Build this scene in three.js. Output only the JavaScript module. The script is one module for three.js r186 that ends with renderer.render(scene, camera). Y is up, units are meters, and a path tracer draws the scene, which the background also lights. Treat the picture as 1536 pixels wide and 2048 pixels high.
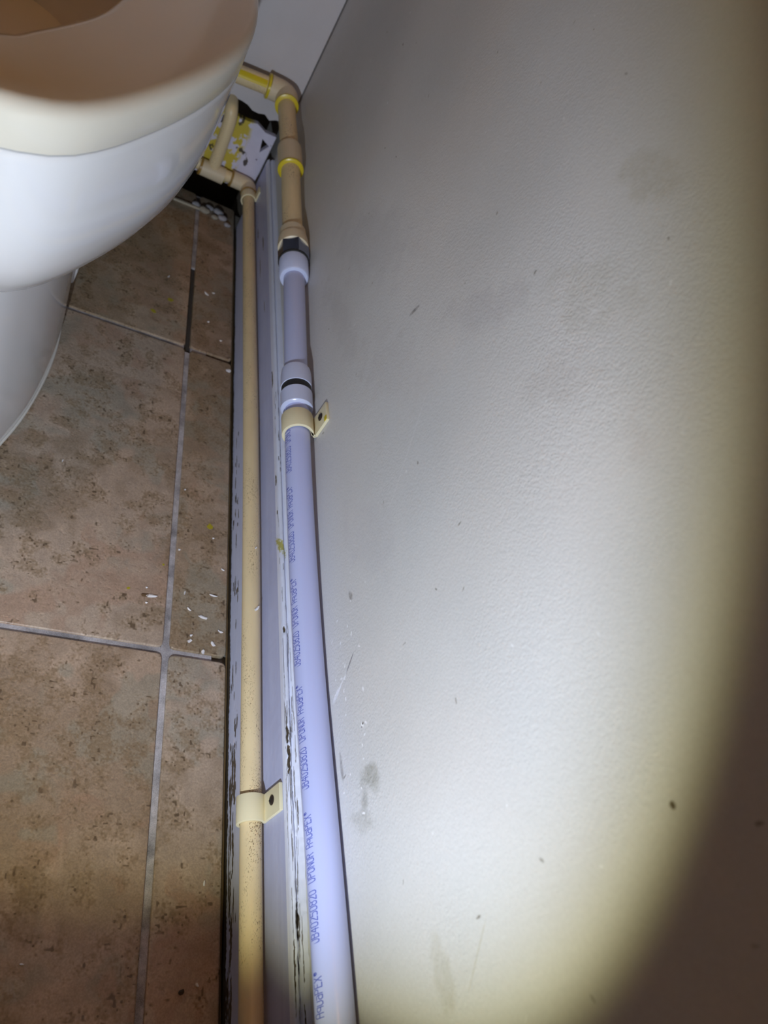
import * as THREE from 'three';
import { mergeGeometries, mergeVertices, toCreasedNormals } from 'three/addons/utils/BufferGeometryUtils.js';
import { RoundedBoxGeometry } from 'three/addons/geometries/RoundedBoxGeometry.js';

// ---------------------------------------------------------------- camera, exposure, lamps
const scene = new THREE.Scene();
scene.background = new THREE.Color(0x000000);
const renderer = new THREE.WebGLRenderer({ antialias: true });
renderer.toneMapping = THREE.LinearToneMapping;
renderer.toneMappingExposure = 1.0;
renderer.shadowMap.enabled = true;

const camera = new THREE.PerspectiveCamera(2 * Math.atan(1024 / 1537.3) * 180 / Math.PI, 1536 / 2048, 0.03, 20);
camera.rotation.order = 'YXZ';
camera.rotation.set(-0.70637, -0.64388, 0.72109);
camera.position.set(-0.24306, 0.60986, 0);
camera.focus = 0.58;
camera.userData.fStop = 9;

// the hand torch that lights the corner (out of frame, low and to the side of the lens)
const TORCH = new THREE.Vector3(-0.26, 0.385, 0.20);
const TORCH_AXIS = new THREE.Vector3(0.259, -0.232, -0.938).normalize();
function torchBeam(color, intensity, degrees, penumbra) {
  const s = new THREE.SpotLight(color, intensity, 0, degrees * Math.PI / 180, penumbra, 2);
  s.position.copy(TORCH); s.target.position.copy(TORCH).add(TORCH_AXIS);
  s.castShadow = true; s.shadow.mapSize.set(2048, 2048); s.shadow.radius = 0.25; s.shadow.camera.near = 0.02; s.shadow.camera.far = 4;
  scene.add(s, s.target);
}
torchBeam(new THREE.Color(0.75, 0.86, 1.14), 1.0, 34.9, 0.36);   // cool core of the beam
torchBeam(new THREE.Color(1.0, 0.96, 0.42), 0.31, 36.0, 0.12);    // yellow rim of the beam
// warm ceiling lamp of the room
const LAMP = new THREE.Vector3(-0.44, 2.3, -0.25);
const lampLight = new THREE.PointLight(new THREE.Color(1.0, 0.49, 0.17), 0.60, 0, 2);
lampLight.position.copy(LAMP); lampLight.castShadow = true; lampLight.shadow.radius = 3;
scene.add(lampLight);

// ---------------------------------------------------------------- helpers
let seed = 20240611;
const rnd = () => { seed = (seed * 1664525 + 1013904223) >>> 0; return seed / 4294967296; };
const rr = (a, b) => a + (b - a) * rnd();
function hash(x, y, s) {
  let h = Math.imul(x, 374761393) ^ Math.imul(y, 668265263) ^ Math.imul(s, 2147483647 - 58);
  h = Math.imul(h ^ (h >>> 13), 1274126177); h ^= h >>> 16; return (h >>> 0) / 4294967296;
}
function noise(x, y, s, px = 0, py = 0) {
  const xi = Math.floor(x), yi = Math.floor(y), fx = x - xi, fy = y - yi;
  const u = fx * fx * (3 - 2 * fx), v = fy * fy * (3 - 2 * fy);
  const wx = n => px ? ((n % px) + px) % px : n, wy = n => py ? ((n % py) + py) % py : n;
  const a = hash(wx(xi), wy(yi), s), b = hash(wx(xi + 1), wy(yi), s), c = hash(wx(xi), wy(yi + 1), s), d = hash(wx(xi + 1), wy(yi + 1), s);
  return a + (b - a) * u + (c - a) * v + (a - b - c + d) * u * v;
}
function fbm(x, y, s, oct, px = 0, py = 0) {
  let t = 0, a = 0.5, n = 0;
  for (let i = 0; i < oct; i++) { t += a * noise(x, y, s + i * 17, px, py); n += a; a *= 0.5; x *= 2; y *= 2; px *= 2; py *= 2; }
  return t / n;
}
const clamp = (x, a = 0, b = 1) => Math.min(b, Math.max(a, x));
const smooth = (a, b, x) => { const t = clamp((x - a) / (b - a)); return t * t * (3 - 2 * t); };
const mix = (a, b, t) => [a[0] + (b[0] - a[0]) * t, a[1] + (b[1] - a[1]) * t, a[2] + (b[2] - a[2]) * t];
function dataTex(w, h, fn, srgb = true, wrap = THREE.RepeatWrapping) {
  const d = new Uint8Array(w * h * 4);
  for (let j = 0; j < h; j++) for (let i = 0; i < w; i++) {
    const c = fn((i + 0.5) / w, (j + 0.5) / h, i, j), k = (j * w + i) * 4;
    if (typeof c === 'number') { const v = clamp(c) * 255; d[k] = d[k + 1] = d[k + 2] = v; }
    else { d[k] = clamp(c[0], 0, 255); d[k + 1] = clamp(c[1], 0, 255); d[k + 2] = clamp(c[2], 0, 255); }
    d[k + 3] = 255;
  }
  const t = new THREE.DataTexture(d, w, h, THREE.RGBAFormat);
  t.wrapS = t.wrapT = wrap; t.magFilter = THREE.LinearFilter; t.minFilter = THREE.LinearMipmapLinearFilter; t.generateMipmaps = true;
  if (srgb) t.colorSpace = THREE.SRGBColorSpace;
  t.needsUpdate = true; return t;
}
const std = (color, roughness = 0.5, extra = {}) => new THREE.MeshStandardMaterial({ color, roughness, metalness: 0, ...extra });
const phys = (color, roughness = 0.5, extra = {}) => new THREE.MeshPhysicalMaterial({ color, roughness, metalness: 0, ...extra });

const used = {};
const numbered = n => { const k = used[n] = (used[n] ?? -1) + 1; return k ? `${n}_${String(k).padStart(3, '0')}` : n; };
function mesh(name, geometry, material, parent, label) {
  const m = new THREE.Mesh(geometry, material); m.name = name; m.castShadow = m.receiveShadow = true;
  if (label) m.userData.label = label;
  if (parent) parent.add(m);
  return m;
}
const crease = (g, a) => toCreasedNormals(g.scale(1000, 1000, 1000), a).scale(0.001, 0.001, 0.001);   // works at millimetre scale
function thing(name, label, category, group) {
  const o = new THREE.Group(); o.name = numbered(name); o.userData = { label, category }; if (group) o.userData.group = group;
  scene.add(o); return o;
}
function tag(o, label, category, group) { o.name = numbered(o.name); Object.assign(o.userData, { label, category }); if (group) o.userData.group = group; scene.add(o); return o; }
function structure(name, label, category) {
  const o = new THREE.Group(); o.name = name; o.userData = { kind: 'structure', label, category }; scene.add(o); return o;
}
const V = (x, y, z) => new THREE.Vector3(x, y, z);
const box = (x0, x1, y0, y1, z0, z1) => new THREE.BoxGeometry(x1 - x0, y1 - y0, z1 - z0).translate((x0 + x1) / 2, (y0 + y1) / 2, (z0 + z1) / 2);
const smoothPath = (pts, n) => new THREE.CatmullRomCurve3(pts.map(p => V(...p)), false, 'centripetal').getPoints(n);

// tube swept along points with a radius at each point; u = metres along, v = angle / full turn (from `ref` towards axis x ref)
function sweep(points, radii, seg = 28, cap = true, a0 = 0, a1 = Math.PI * 2) {
  const pos = [], uv = [], idx = [], n = points.length, full = Math.abs(a1 - a0) > 6.28;
  let len = 0, N = null;
  for (let i = 0; i < n; i++) {
    const t = points[Math.min(i + 1, n - 1)].clone().sub(points[Math.max(i - 1, 0)]).normalize();
    if (!N) { N = Math.abs(t.x) < 0.9 ? V(1, 0, 0) : V(0, 1, 0); }
    N = N.clone().addScaledVector(t, -N.dot(t)).normalize();
    const B = t.clone().cross(N);
    if (i) len += points[i].distanceTo(points[i - 1]);
    const r = Array.isArray(radii) ? radii[i] : radii;
    for (let k = 0; k <= seg; k++) {
      const a = a0 + (a1 - a0) * k / seg, c = Math.cos(a) * r, s = Math.sin(a) * r;
      pos.push(points[i].x + N.x * c + B.x * s, points[i].y + N.y * c + B.y * s, points[i].z + N.z * c + B.z * s);
      uv.push(len, a / (2 * Math.PI));
    }
  }
  for (let i = 0; i < n - 1; i++) for (let k = 0; k < seg; k++) {
    const a = i * (seg + 1) + k, b = a + seg + 1; idx.push(a, a + 1, b, b, a + 1, b + 1);
  }
  const g = new THREE.BufferGeometry();
  g.setAttribute('position', new THREE.Float32BufferAttribute(pos, 3)); g.setAttribute('uv', new THREE.Float32BufferAttribute(uv, 2));
  g.setIndex(idx);
  if (cap && full) {
    const caps = [];
    for (const [i, flip] of [[0, 1], [n - 1, 0]]) {
      const cp = [points[i].x, points[i].y, points[i].z], cu = [0, 0], ci = [];
      for (let k = 0; k <= seg; k++) { const o = (i * (seg + 1) + k) * 3; cp.push(pos[o], pos[o + 1], pos[o + 2]); cu.push(0, 0); }
      for (let k = 1; k <= seg; k++) flip ? ci.push(0, k + 1, k) : ci.push(0, k, k + 1);
      const cg = new THREE.BufferGeometry();
      cg.setAttribute('position', new THREE.Float32BufferAttribute(cp, 3)); cg.setAttribute('uv', new THREE.Float32BufferAttribute(cu, 2)); cg.setIndex(ci);
      caps.push(cg);
    }
    const m = mergeGeometries([g, ...caps]); m.computeVertexNormals(); return crease(m, 0.7);
  }
  g.computeVertexNormals(); return crease(g, 0.7);
}
// a turned piece along a straight axis: profile = [[distance, radius], ...]
function turned(from, dir, profile, seg = 32) {
  return sweep(profile.map(([d]) => from.clone().addScaledVector(dir, d)), profile.map(p => p[1]), seg);
}
// closed outline lofted through levels: level = {y, ring: [[x, z], ...]}
function loft(levels, capTop = true, capBottom = true) {
  const pos = [], idx = [], n = levels[0].ring.length;
  for (const L of levels) for (const [x, z] of L.ring) pos.push(x, L.y, z);
  for (let i = 0; i < levels.length - 1; i++) for (let k = 0; k < n; k++) {
    const a = i * n + k, b = i * n + (k + 1) % n, c = a + n, d = b + n; idx.push(a, b, c, c, b, d);
  }
  const addCap = (i, flip) => {
    const L = levels[i], c = pos.length / 3; let sx = 0, sz = 0;
    for (const [x, z] of L.ring) { sx += x / n; sz += z / n; }
    pos.push(sx, L.y, sz);
    for (let k = 0; k < n; k++) flip ? idx.push(c, i * n + (k + 1) % n, i * n + k) : idx.push(c, i * n + k, i * n + (k + 1) % n);
  };
  if (capBottom) addCap(0, true);
  if (capTop) addCap(levels.length - 1, false);
  const g = new THREE.BufferGeometry(); g.setAttribute('position', new THREE.Float32BufferAttribute(pos, 3)); g.setIndex(idx);
  g.computeVertexNormals();
  g.setAttribute('uv', new THREE.Float32BufferAttribute(new Float32Array(pos.length / 3 * 2), 2));
  return g;
}

// ---------------------------------------------------------------- room measures (metres)
const ZB = -1.064, ZF = 1.25, XL = -1.32, HC = 2.38;       // back wall, front wall, opposite wall, ceiling
const TB = 0.0094;                                         // thickness of the baseboard

// ---------------------------------------------------------------- surfaces
// painted plaster wall: marks at their places, metres (z, y)
const WZ0 = -1.1, WZ1 = 0.1, WY0 = 0, WY1 = 0.66;
const marks = [ // z, y, half length, half width, angle, colour, strength, breakup
  [-0.156, 0.213, 0.015, 0.010, 0.9, [120, 118, 104], 0.4, 1], [-0.146, 0.203, 0.012, 0.006, -0.5, [126, 124, 114], 0.35, 1],
  [-0.138, 0.195, 0.022, 0.008, 1.2, [150, 148, 138], 0.3, 1], [-0.289, 0.209, 0.006, 0.003, 0.4, [110, 104, 96], 0.5, 1],
  [-0.459, 0.339, 0.009, 0.0022, 1.3, [104, 98, 96], 0.55, 1], [-0.32, 0.468, 0.045, 0.022, 0.5, [186, 182, 172], 0.3, 1],
  [-0.285, 0.437, 0.038, 0.018, 0.9, [190, 184, 180], 0.3, 1], [-0.341, 0.525, 0.035, 0.014, 0.4, [180, 174, 160], 0.3, 1],
  [-0.388, 0.399, 0.05, 0.02, 0.8, [180, 176, 178], 0.3, 1], [-0.44, 0.30, 0.07, 0.03, 0.6, [190, 186, 186], 0.25, 1],
  [-0.6, 0.30, 0.12, 0.04, 0.5, [184, 180, 182], 0.25, 1], [-0.56, 0.24, 0.10, 0.02, 0.2, [180, 176, 176], 0.25, 1],
  [-0.044, 0.262, 0.02, 0.01, 0.3, [170, 166, 150], 0.3, 1], [-0.075, 0.42, 0.0016, 0.0012, 0.3, [84, 72, 50], 0.9, 0],
  [-0.23, 0.185, 0.016, 0.0016, -1.0, [240, 240, 246], 0.9, 1], [-0.226, 0.178, 0.011, 0.003, -1.0, [236, 236, 244], 0.8, 1],
  [-0.192, 0.209, 0.0036, 0.0021, 0.6, [250, 250, 252], 1, 1], [-0.193, 0.2095, 0.0009, 0.0007, 0, [60, 50, 44], 1, 0], [-0.1912, 0.2078, 0.0006, 0.0006, 0, [60, 50, 44], 1, 0],
  [-0.24, 0.2, 0.008, 0.0006, -0.9, [110, 108, 116], 0.8, 0], [-0.175, 0.178, 0.012, 0.002, 0.1, [140, 136, 134], 0.6, 1],
  [-0.347, 0.3, 0.05, 0.0008, -0.85, [214, 214, 216], 0.6, 0], [-0.05, 0.29, 0.018, 0.0004, -0.7, [176, 170, 150], 0.5, 0],
  [-0.218, 0.465, 0.02, 0.01, 0.2, [196, 188, 184], 0.25, 1], [-0.32, 0.24, 0.06, 0.03, 0.4, [192, 190, 194], 0.25, 1],
];
for (let i = 0; i < 90; i++) marks.push([rr(-0.9, 0), rr(0.18, 0.58), rr(0.0006, 0.0022), rr(0.0004, 0.0009), rr(-1.5, 1.5), rnd() < 0.5 ? [122, 116, 108] : [232, 232, 234], rr(0.3, 0.8), 0]);
for (let i = 0; i < 26; i++) marks.push([rr(-0.3, -0.12), rr(0.175, 0.215), rr(0.0007, 0.002), rr(0.0004, 0.0009), rr(-1.5, 1.5), [245, 245, 250], 0.95, 0]);
const WW = 2048, WH = 1126;
const markLayer = new Float32Array(WW * WH * 4);
for (const [z, y, a, b, ang, col, str, brk] of marks) {
  const R = Math.max(a, b) * 1.6, ca = Math.cos(ang), sa = Math.sin(ang);
  const i0 = Math.floor((z - R - WZ0) / (WZ1 - WZ0) * WW), i1 = Math.ceil((z + R - WZ0) / (WZ1 - WZ0) * WW);
  const j0 = Math.floor((y - R - WY0) / (WY1 - WY0) * WH), j1 = Math.ceil((y + R - WY0) / (WY1 - WY0) * WH);
  for (let j = Math.max(0, j0); j < Math.min(WH, j1); j++) for (let i = Math.max(0, i0); i < Math.min(WW, i1); i++) {
    const pz = WZ0 + (i + 0.5) / WW * (WZ1 - WZ0) - z, py = WY0 + (j + 0.5) / WH * (WY1 - WY0) - y;
    const p = (pz * ca + py * sa) / a, q = (-pz * sa + py * ca) / b, k = (j * WW + i) * 4;
    let d = Math.hypot(p, q), w;
    if (brk) { d += (fbm(i * 0.05, j * 0.05, 71, 3) - 0.5) * 1.1; w = smooth(1.05, 0.35, d) * (0.55 + 0.75 * noise(i * 0.35, j * 0.35, 5)); }
    else w = smooth(1.15, 0.75, d);
    w = clamp(w * str);
    for (let c = 0; c < 3; c++) markLayer[k + c] = markLayer[k + c] * (1 - w) + col[c] * w;
    markLayer[k + 3] = 1 - (1 - markLayer[k + 3]) * (1 - w);
  }
}
const wallMap = dataTex(WW, WH, (u, v, i, j) => {
  const z = WZ0 + u * (WZ1 - WZ0), y = WY0 + v * (WY1 - WY0);
  const n = fbm(z * 9, y * 9, 3, 4) - 0.5, t = fbm(z * 7 + 20, y * 7, 9, 3) - 0.5, f = noise(i * 0.5, j * 0.5, 33) - 0.5;
  let c = [208 + 16 * n + 8 * t + 5 * f, 206 + 16 * n + 5 * f, 205 + 16 * n - 6 * t + 5 * f];
  const k = (j * WW + i) * 4, a = markLayer[k + 3];
  if (a > 0) c = [c[0] * (1 - a) + markLayer[k], c[1] * (1 - a) + markLayer[k + 1], c[2] * (1 - a) + markLayer[k + 2]];
  return c;
}, true, THREE.ClampToEdgeWrapping);
const roughSpots = [[-0.32, 0.468, 0.05], [-0.285, 0.437, 0.045], [-0.25, 0.46, 0.04], [-0.15, 0.205, 0.03], [-0.24, 0.41, 0.05]];
const BZ0 = -0.74, BZ1 = 0.04, BY0 = 0.12, BY1 = 0.66;      // the stretch whose paint grain is resolved
const wallBump = dataTex(2048, 1418, (u, v, i, j) => {
  const z = BZ0 + u * (BZ1 - BZ0), y = BY0 + v * (BY1 - BY0);
  let rough = 0.45 + 0.35 * smooth(0.45, 0.65, fbm(z * 11, y * 11, 61, 2));
  for (const [a, b, r] of roughSpots) rough += 0.45 * smooth(r, r * 0.1, Math.hypot(z - a, y - b));
  rough *= smooth(0, 0.1, u) * smooth(1, 0.95, u) * smooth(0, 0.03, v) * smooth(1, 0.97, v);
  return 0.5 + rough * (0.46 * (fbm(z * 880, y * 880, 41, 2) - 0.5) + 0.10 * (noise(z * 190, y * 190, 43) - 0.5));
}, false, THREE.ClampToEdgeWrapping);
wallBump.repeat.set((WZ1 - WZ0) / (BZ1 - BZ0), (WY1 - WY0) / (BY1 - BY0));
wallBump.offset.set((WZ0 - BZ0) / (BZ1 - BZ0), (WY0 - BY0) / (BY1 - BY0));
const wallMat = std(0xffffff, 0.52, { map: wallMap, bumpMap: wallBump, bumpScale: 0.00045 });
const plainWall = std(new THREE.Color().setRGB(0.26, 0.23, 0.19), 0.7);  // unseen walls and ceiling, colour darkened to lower the bounced light
const backWallMap = dataTex(512, 512, (u, v, i, j) => { const n = fbm(u * 16, v * 16, 5, 4, 16, 16) - 0.5; return [196 + 14 * n, 193 + 14 * n, 198 + 14 * n]; });
const backWallMat = std(0xffffff, 0.6, { map: backWallMap });

// glazed floor tile, mottled tan; 2 x 2 tiles of it
const TP = 0.4095;
const tileMap = dataTex(1600, 1600, (u, v, i, j) => {
  const x = u * 10, y = v * 10, wx = noise(x * 3, y * 3, 11) + 0.5 * noise(x * 7, y * 7, 12), wy = noise(x * 3, y * 3, 13) + 0.5 * noise(x * 7, y * 7, 14);
  const big = fbm(x * 0.7 + wx * 0.8, y * 0.7 + wy * 0.8, 21, 3), mid = fbm(x * 6 + wx * 0.5, y * 6 + wy * 0.5, 23, 4), fine = noise(i * 0.7, j * 0.7, 25);
  const red = smooth(0.54, 0.72, fbm(x * 1.1 + wy, y * 1.1 + wx, 27, 3)), green = smooth(0.52, 0.70, fbm(x * 1.3 + wx, y * 1.3 - wy, 29, 3));
  const grit = noise(i * 0.33, j * 0.33, 35), dark = smooth(0.46, 0.66, mid * 0.55 + big * 0.3 + grit * 0.15);
  let c = mix([180, 162, 146], [160, 142, 124], smooth(0.35, 0.65, big));
  c = mix(c, [166, 134, 114], red * 0.5); c = mix(c, [150, 148, 136], green * 0.55); c = mix(c, [126, 108, 86], dark * (0.38 + 0.45 * grit));
  const s = 1 + (fine - 0.5) * 0.16 + (mid - 0.5) * 0.2, pit = smooth(0.80, 0.88, noise(i * 0.21, j * 0.21, 31)) * smooth(0.45, 0.65, mid);
  c = [c[0] * s, c[1] * s, c[2] * s];
  return mix(c, [84, 68, 52], pit * 0.7);
});
const tileBump = dataTex(1024, 1024, (u, v, i, j) => {
  const a = fbm(u * 60, v * 60, 51, 4, 60, 60), p = smooth(0.70, 0.82, fbm(i * 0.30, j * 0.30, 53, 2));
  return 0.55 + 0.35 * (a - 0.5) - 0.35 * p;
}, false);
const tileMats = [0xffffff, 0xf8f2ec, 0xfcf9f2].map(c => std(c, 0.42, { map: tileMap, bumpMap: tileBump, bumpScale: 0.0007 }));
const groutMap = dataTex(1024, 1024, (u, v, i, j) => {
  const n = fbm(u * 40, v * 40, 81, 4, 40, 40), f = noise(i * 0.9, j * 0.9, 83), g = smooth(0.5, 0.7, fbm(u * 12, v * 12, 85, 3, 12, 12));
  const k = 172 + 60 * (n - 0.5) + 44 * (f - 0.5) - 26 * g; return [k, k * 0.985, k * 1.02];
});
const groutMat = std(0xffffff, 0.9, { map: groutMap, bumpMap: groutMap, bumpScale: 0.0006 });
const mortarMat = std(new THREE.Color().setRGB(0.24, 0.23, 0.215), 0.95);

// peeling painted wood of the baseboard; u along z, v along the unrolled profile (metres / 0.14)
const BL = 1.2, PV = 0.14;
const bbChip = new Float32Array(2048 * 512);
function chip(z, p, len, wid, depth = 1) { // z, place on the profile, length along z, width
  const uc = (z + 1.1) / BL * 2048, vc = p / PV * 512, a = len / BL * 2048, b = wid / PV * 512;
  for (let j = Math.floor(vc - b * 2); j <= vc + b * 2; j++) for (let i = Math.floor(uc - a * 1.3); i <= uc + a * 1.3; i++) {
    if (i < 0 || j < 0 || i > 2047 || j > 511) continue;
    const wob = (fbm(i * 0.18, 3.1, 91, 2) - 0.5) * b * 1.2;
    const d = Math.hypot((i - uc) / a, (j - vc + wob) / b) + (fbm(i * 0.22, j * 0.12, 93, 3) - 0.5) * 0.9;
    const w = smooth(1.0, 0.82, d) * depth; if (w > bbChip[j * 2048 + i]) bbChip[j * 2048 + i] = w;
  }
}
for (let i = 0; i < 2048; i++) {       // ragged lower edge where the paint has broken off
  const z = -1.1 + i / 2048 * BL, near = smooth(-0.30, -0.12, z);
  const h = 0.005 + 0.0035 * fbm(i * 0.02, 1.5, 95, 4) + near * (0.006 * (fbm(i * 0.03, 7.5, 96, 4) - 0.3)) + 0.0015 * (noise(i * 0.4, 2, 97) - 0.5);
  for (let j = 0; j < 512; j++) { const p = j / 512 * PV; if (p < h) bbChip[j * 2048 + i] = Math.max(bbChip[j * 2048 + i], smooth(h, h - 0.0006, p)); }
}
for (let i = 0; i < 70; i++) { const z = rr(-0.62, 0.02); chip(z, rr(0.010, 0.026), rr(0.002, 0.010), rr(0.0005, 0.0013)); }
for (let i = 0; i < 30; i++) { const z = rr(-0.24, 0.05); chip(z, rr(0.009, 0.022), rr(0.008, 0.026), rr(0.0008, 0.002)); }
const topAt = 0.118;                   // profile length at which the face turns into the top edge
for (let i = 0; i < 34; i++) { const z = rr(-0.27, 0.05); chip(z, topAt + rr(0.001, 0.013), rr(0.003, 0.012), rr(0.0002, 0.0005), rr(0.5, 0.9)); }
for (let i = 0; i < 14; i++) { const z = rr(-0.12, 0.05); chip(z, topAt + rr(0.003, 0.013), rr(0.006, 0.018), rr(0.0003, 0.0006)); }
for (let i = 0; i < 60; i++) chip(rr(-0.32, 0.05), topAt + rr(0.0, 0.0135), rr(0.006, 0.024), rr(0.00016, 0.00030), rr(0.4, 0.8));
for (let i = 0; i < 24; i++) chip(rr(-0.6, -0.25), topAt + rr(0.0, 0.008), rr(0.002, 0.010), rr(0.00018, 0.00035), rr(0.4, 0.8));
chip(-0.205, topAt + 0.0045, 0.012, 0.0013); chip(-0.222, topAt + 0.004, 0.008, 0.0012); chip(-0.098, topAt + 0.009, 0.010, 0.0015); chip(-0.075, topAt + 0.008, 0.008, 0.0012);
chip(-0.47, topAt - 0.001, 0.008, 0.0011); chip(-0.61, topAt - 0.002, 0.015, 0.0012); chip(-0.432, topAt, 0.003, 0.0008); chip(-0.31, topAt + 0.004, 0.003, 0.001);
chip(-0.405, 0.024, 0.004, 0.0035, 0.8); chip(-0.75, 0.1, 0.01, 0.001, 0.6); chip(-0.84, 0.09, 0.02, 0.0012, 0.6); chip(-0.88, 0.1, 0.016, 0.0016, 0.7); chip(-0.92, 0.085, 0.012, 0.0014, 0.6);
const bbYellow = (z, p) => smooth(1.2, 0.5, Math.hypot((z + 0.393) / 0.011, (p - 0.121 - (z + 0.393) * 0.5) / 0.0045) + (fbm(z * 700, p * 700, 98, 3) - 0.5) * 1.6);
const bbMap = dataTex(2048, 512, (u, v, i, j) => {
  const z = -1.1 + u * BL, p = v * PV, n = fbm(z * 30, p * 60, 101, 4) - 0.5, g = noise(z * 60, p * 2200, 103) - 0.5, streak = fbm(z * 10, p * 260, 104, 3) - 0.5;
  const lip = p > topAt - 0.0035, low = p < 0.066, base = lip ? [222, 226, 246] : low ? [202, 208, 236] : [180, 186, 222];  // low band painted lighter in place of a sloped shoe catching light
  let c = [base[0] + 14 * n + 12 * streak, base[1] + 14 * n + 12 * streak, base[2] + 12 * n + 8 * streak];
  const w = bbChip[j * 2048 + i];
  c = mix(c, [82 + 44 * g, 72 + 40 * g, 60 + 34 * g], w);
  const yl = clamp(bbYellow(z, p)) * 0.8; return mix(c, [168, 158, 60], yl);
}, true, THREE.ClampToEdgeWrapping);
const bbBump = dataTex(2048, 512, (u, v, i, j) => 0.75 - 0.55 * bbChip[j * 2048 + i] + 0.1 * (noise(u * 300, v * 40, 107) - 0.5), false, THREE.ClampToEdgeWrapping);
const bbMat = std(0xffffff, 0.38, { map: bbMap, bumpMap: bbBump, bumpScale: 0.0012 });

// cream hard pipe, faintly speckled with dust
const creamMap = dataTex(1024, 256, (u, v, i, j) => {
  const n = fbm(u * 24, v * 8, 111, 3, 24, 8) - 0.5, s = smooth(0.80, 0.9, noise(i * 0.5, j * 0.5, 113)) * smooth(0.40, 0.7, fbm(u * 12, v * 6, 115, 3, 12, 6));
  return mix([222 + 12 * n, 204 + 12 * n, 164 + 10 * n], [104, 84, 62], s * 0.75);
});
const creamDust = (() => { const t = creamMap.clone(); t.repeat.set(1 / 0.5, 1); t.needsUpdate = true; return t; })();
const creamMat = std(0xffffff, 0.4, { map: creamDust });
const fittingMat = std(new THREE.Color().setRGB(0.66, 0.57, 0.41), 0.38);
const clipMat = std(new THREE.Color().setRGB(0.71, 0.65, 0.45), 0.42);
const glueMat = std(new THREE.Color().setRGB(0.62, 0.5, 0.02), 0.3);
const brownGlue = std(new THREE.Color().setRGB(0.32, 0.19, 0.04), 0.35);
const screwMat = std(new THREE.Color().setRGB(0.05, 0.035, 0.03), 0.5, { metalness: 0.6 });
const nutMat = std(new THREE.Color().setRGB(0.30, 0.34, 0.48), 0.2, { metalness: 1 });
const rubberMat = std(new THREE.Color().setRGB(0.012, 0.012, 0.014), 0.6);
const porcelain = phys(new THREE.Color().setRGB(0.78, 0.79, 0.82), 0.16, { clearcoat: 0.6, clearcoatRoughness: 0.06 });
const seatPlastic = phys(new THREE.Color().setRGB(0.74, 0.71, 0.62), 0.22, { clearcoat: 0.35, clearcoatRoughness: 0.1 });
const chipMat = std(new THREE.Color().setRGB(0.82, 0.82, 0.86), 0.6);
const darkBit = std(new THREE.Color().setRGB(0.05, 0.035, 0.025), 0.8);

// milky blue-white pipe with printed lettering
const PERIOD = 0.0868, SLOT = 0.0028;
const GLYPH = {
  U: ['0,7 0,2 1,0 3,0 4,2 4,7'], B: ['0,0 0,7 3,7 4,6 4,4.5 3,3.6 0,3.6', '3,3.6 4,2.6 4,1 3,0 0,0'], 4: ['3.2,0 3.2,7 0,2.2 4,2.2'],
  0: ['0,1 0,6 1,7 3,7 4,6 4,1 3,0 1,0 0,1'], 2: ['0,6 1,7 3,7 4,6 4,4.6 0,0 4,0'], 5: ['4,7 0,7 0,4 3,4 4,3 4,1 3,0 0,0'],
  8: ['1,3.7 0,4.6 0,6 1,7 3,7 4,6 4,4.6 3,3.7 1,3.7 0,2.6 0,1 1,0 3,0 4,1 4,2.6 3,3.7'], P: ['0,0 0,7 3,7 4,6 4,4.4 3,3.4 0,3.4'],
  O: ['0,1 0,6 1,7 3,7 4,6 4,1 3,0 1,0 0,1'], N: ['0,0 0,7 4,0 4,7'], R: ['0,0 0,7 3,7 4,6 4,4.6 3,3.6 0,3.6', '2,3.6 4,0'],
  A: ['0,0 0,5.4 1,7 3,7 4,5.4 4,0', '0,3 4,3'], q: ['4,0 4,5 1,5 0,4 0,3 1,2 4,2'], u: ['0,5 0,1 1,0 3,0 4,1 4,5'],
  a: ['0,5 3,5 4,4 4,0 1,0 0,1 0,2 1,3 4,3'], E: ['4,7 0,7 0,0 4,0', '0,3.6 3,3.6'], X: ['0,0 4,7', '0,7 4,0'],
  '®': ['1,4.6 1,6.4 1.8,7 2.8,7 3.6,6.4 3.6,4.6 2.8,4 1.8,4 1,4.6', '1.8,4.8 1.8,6.2 2.8,6.2 2.8,5.6 1.8,5.6'],
};
function pexTexture() {
  const c = document.createElement('canvas'); c.width = 2048; c.height = 1024; const g = c.getContext('2d');
  g.fillStyle = '#b5beec'; g.fillRect(0, 0, 2048, 1024);
  g.strokeStyle = '#4a57b8'; g.lineWidth = 10; g.lineCap = 'round'; g.lineJoin = 'round';
  const X = s => s / PERIOD * 2048, Y = a => 1024 - a / 360 * 1024;      // metres along the pipe, degrees round it
  const write = (text, at) => [...text].forEach((ch, n) => (GLYPH[ch] ?? []).forEach(line => {
    g.beginPath();
    line.split(' ').forEach((p, i) => { const [x, y] = p.split(',').map(Number);
      const px = X(at + n * SLOT + (x / 4 * 0.72 + 0.1) * SLOT - y / 7 * 0.0006), py = Y(150 + y / 7 * 33); i ? g.lineTo(px, py) : g.moveTo(px, py); });
    g.stroke();
  }));
  write('UB40250820', 0); write('UPONOR AquaPEX®', 0.0318);
  const t = new THREE.CanvasTexture(c); t.colorSpace = THREE.SRGBColorSpace; t.wrapS = t.wrapT = THREE.RepeatWrapping; t.anisotropy = 8; return t;
}
const pexMat = phys(0xffffff, 0.34, { map: pexTexture(), clearcoat: 0.25, clearcoatRoughness: 0.15 });
const pexPlain = phys(new THREE.Color().setRGB(0.46, 0.51, 0.78), 0.34, { clearcoat: 0.25, clearcoatRoughness: 0.15 });
const ringMat = phys(new THREE.Color().setRGB(0.54, 0.60, 0.84), 0.3, { clearcoat: 0.3, clearcoatRoughness: 0.12 });

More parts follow.
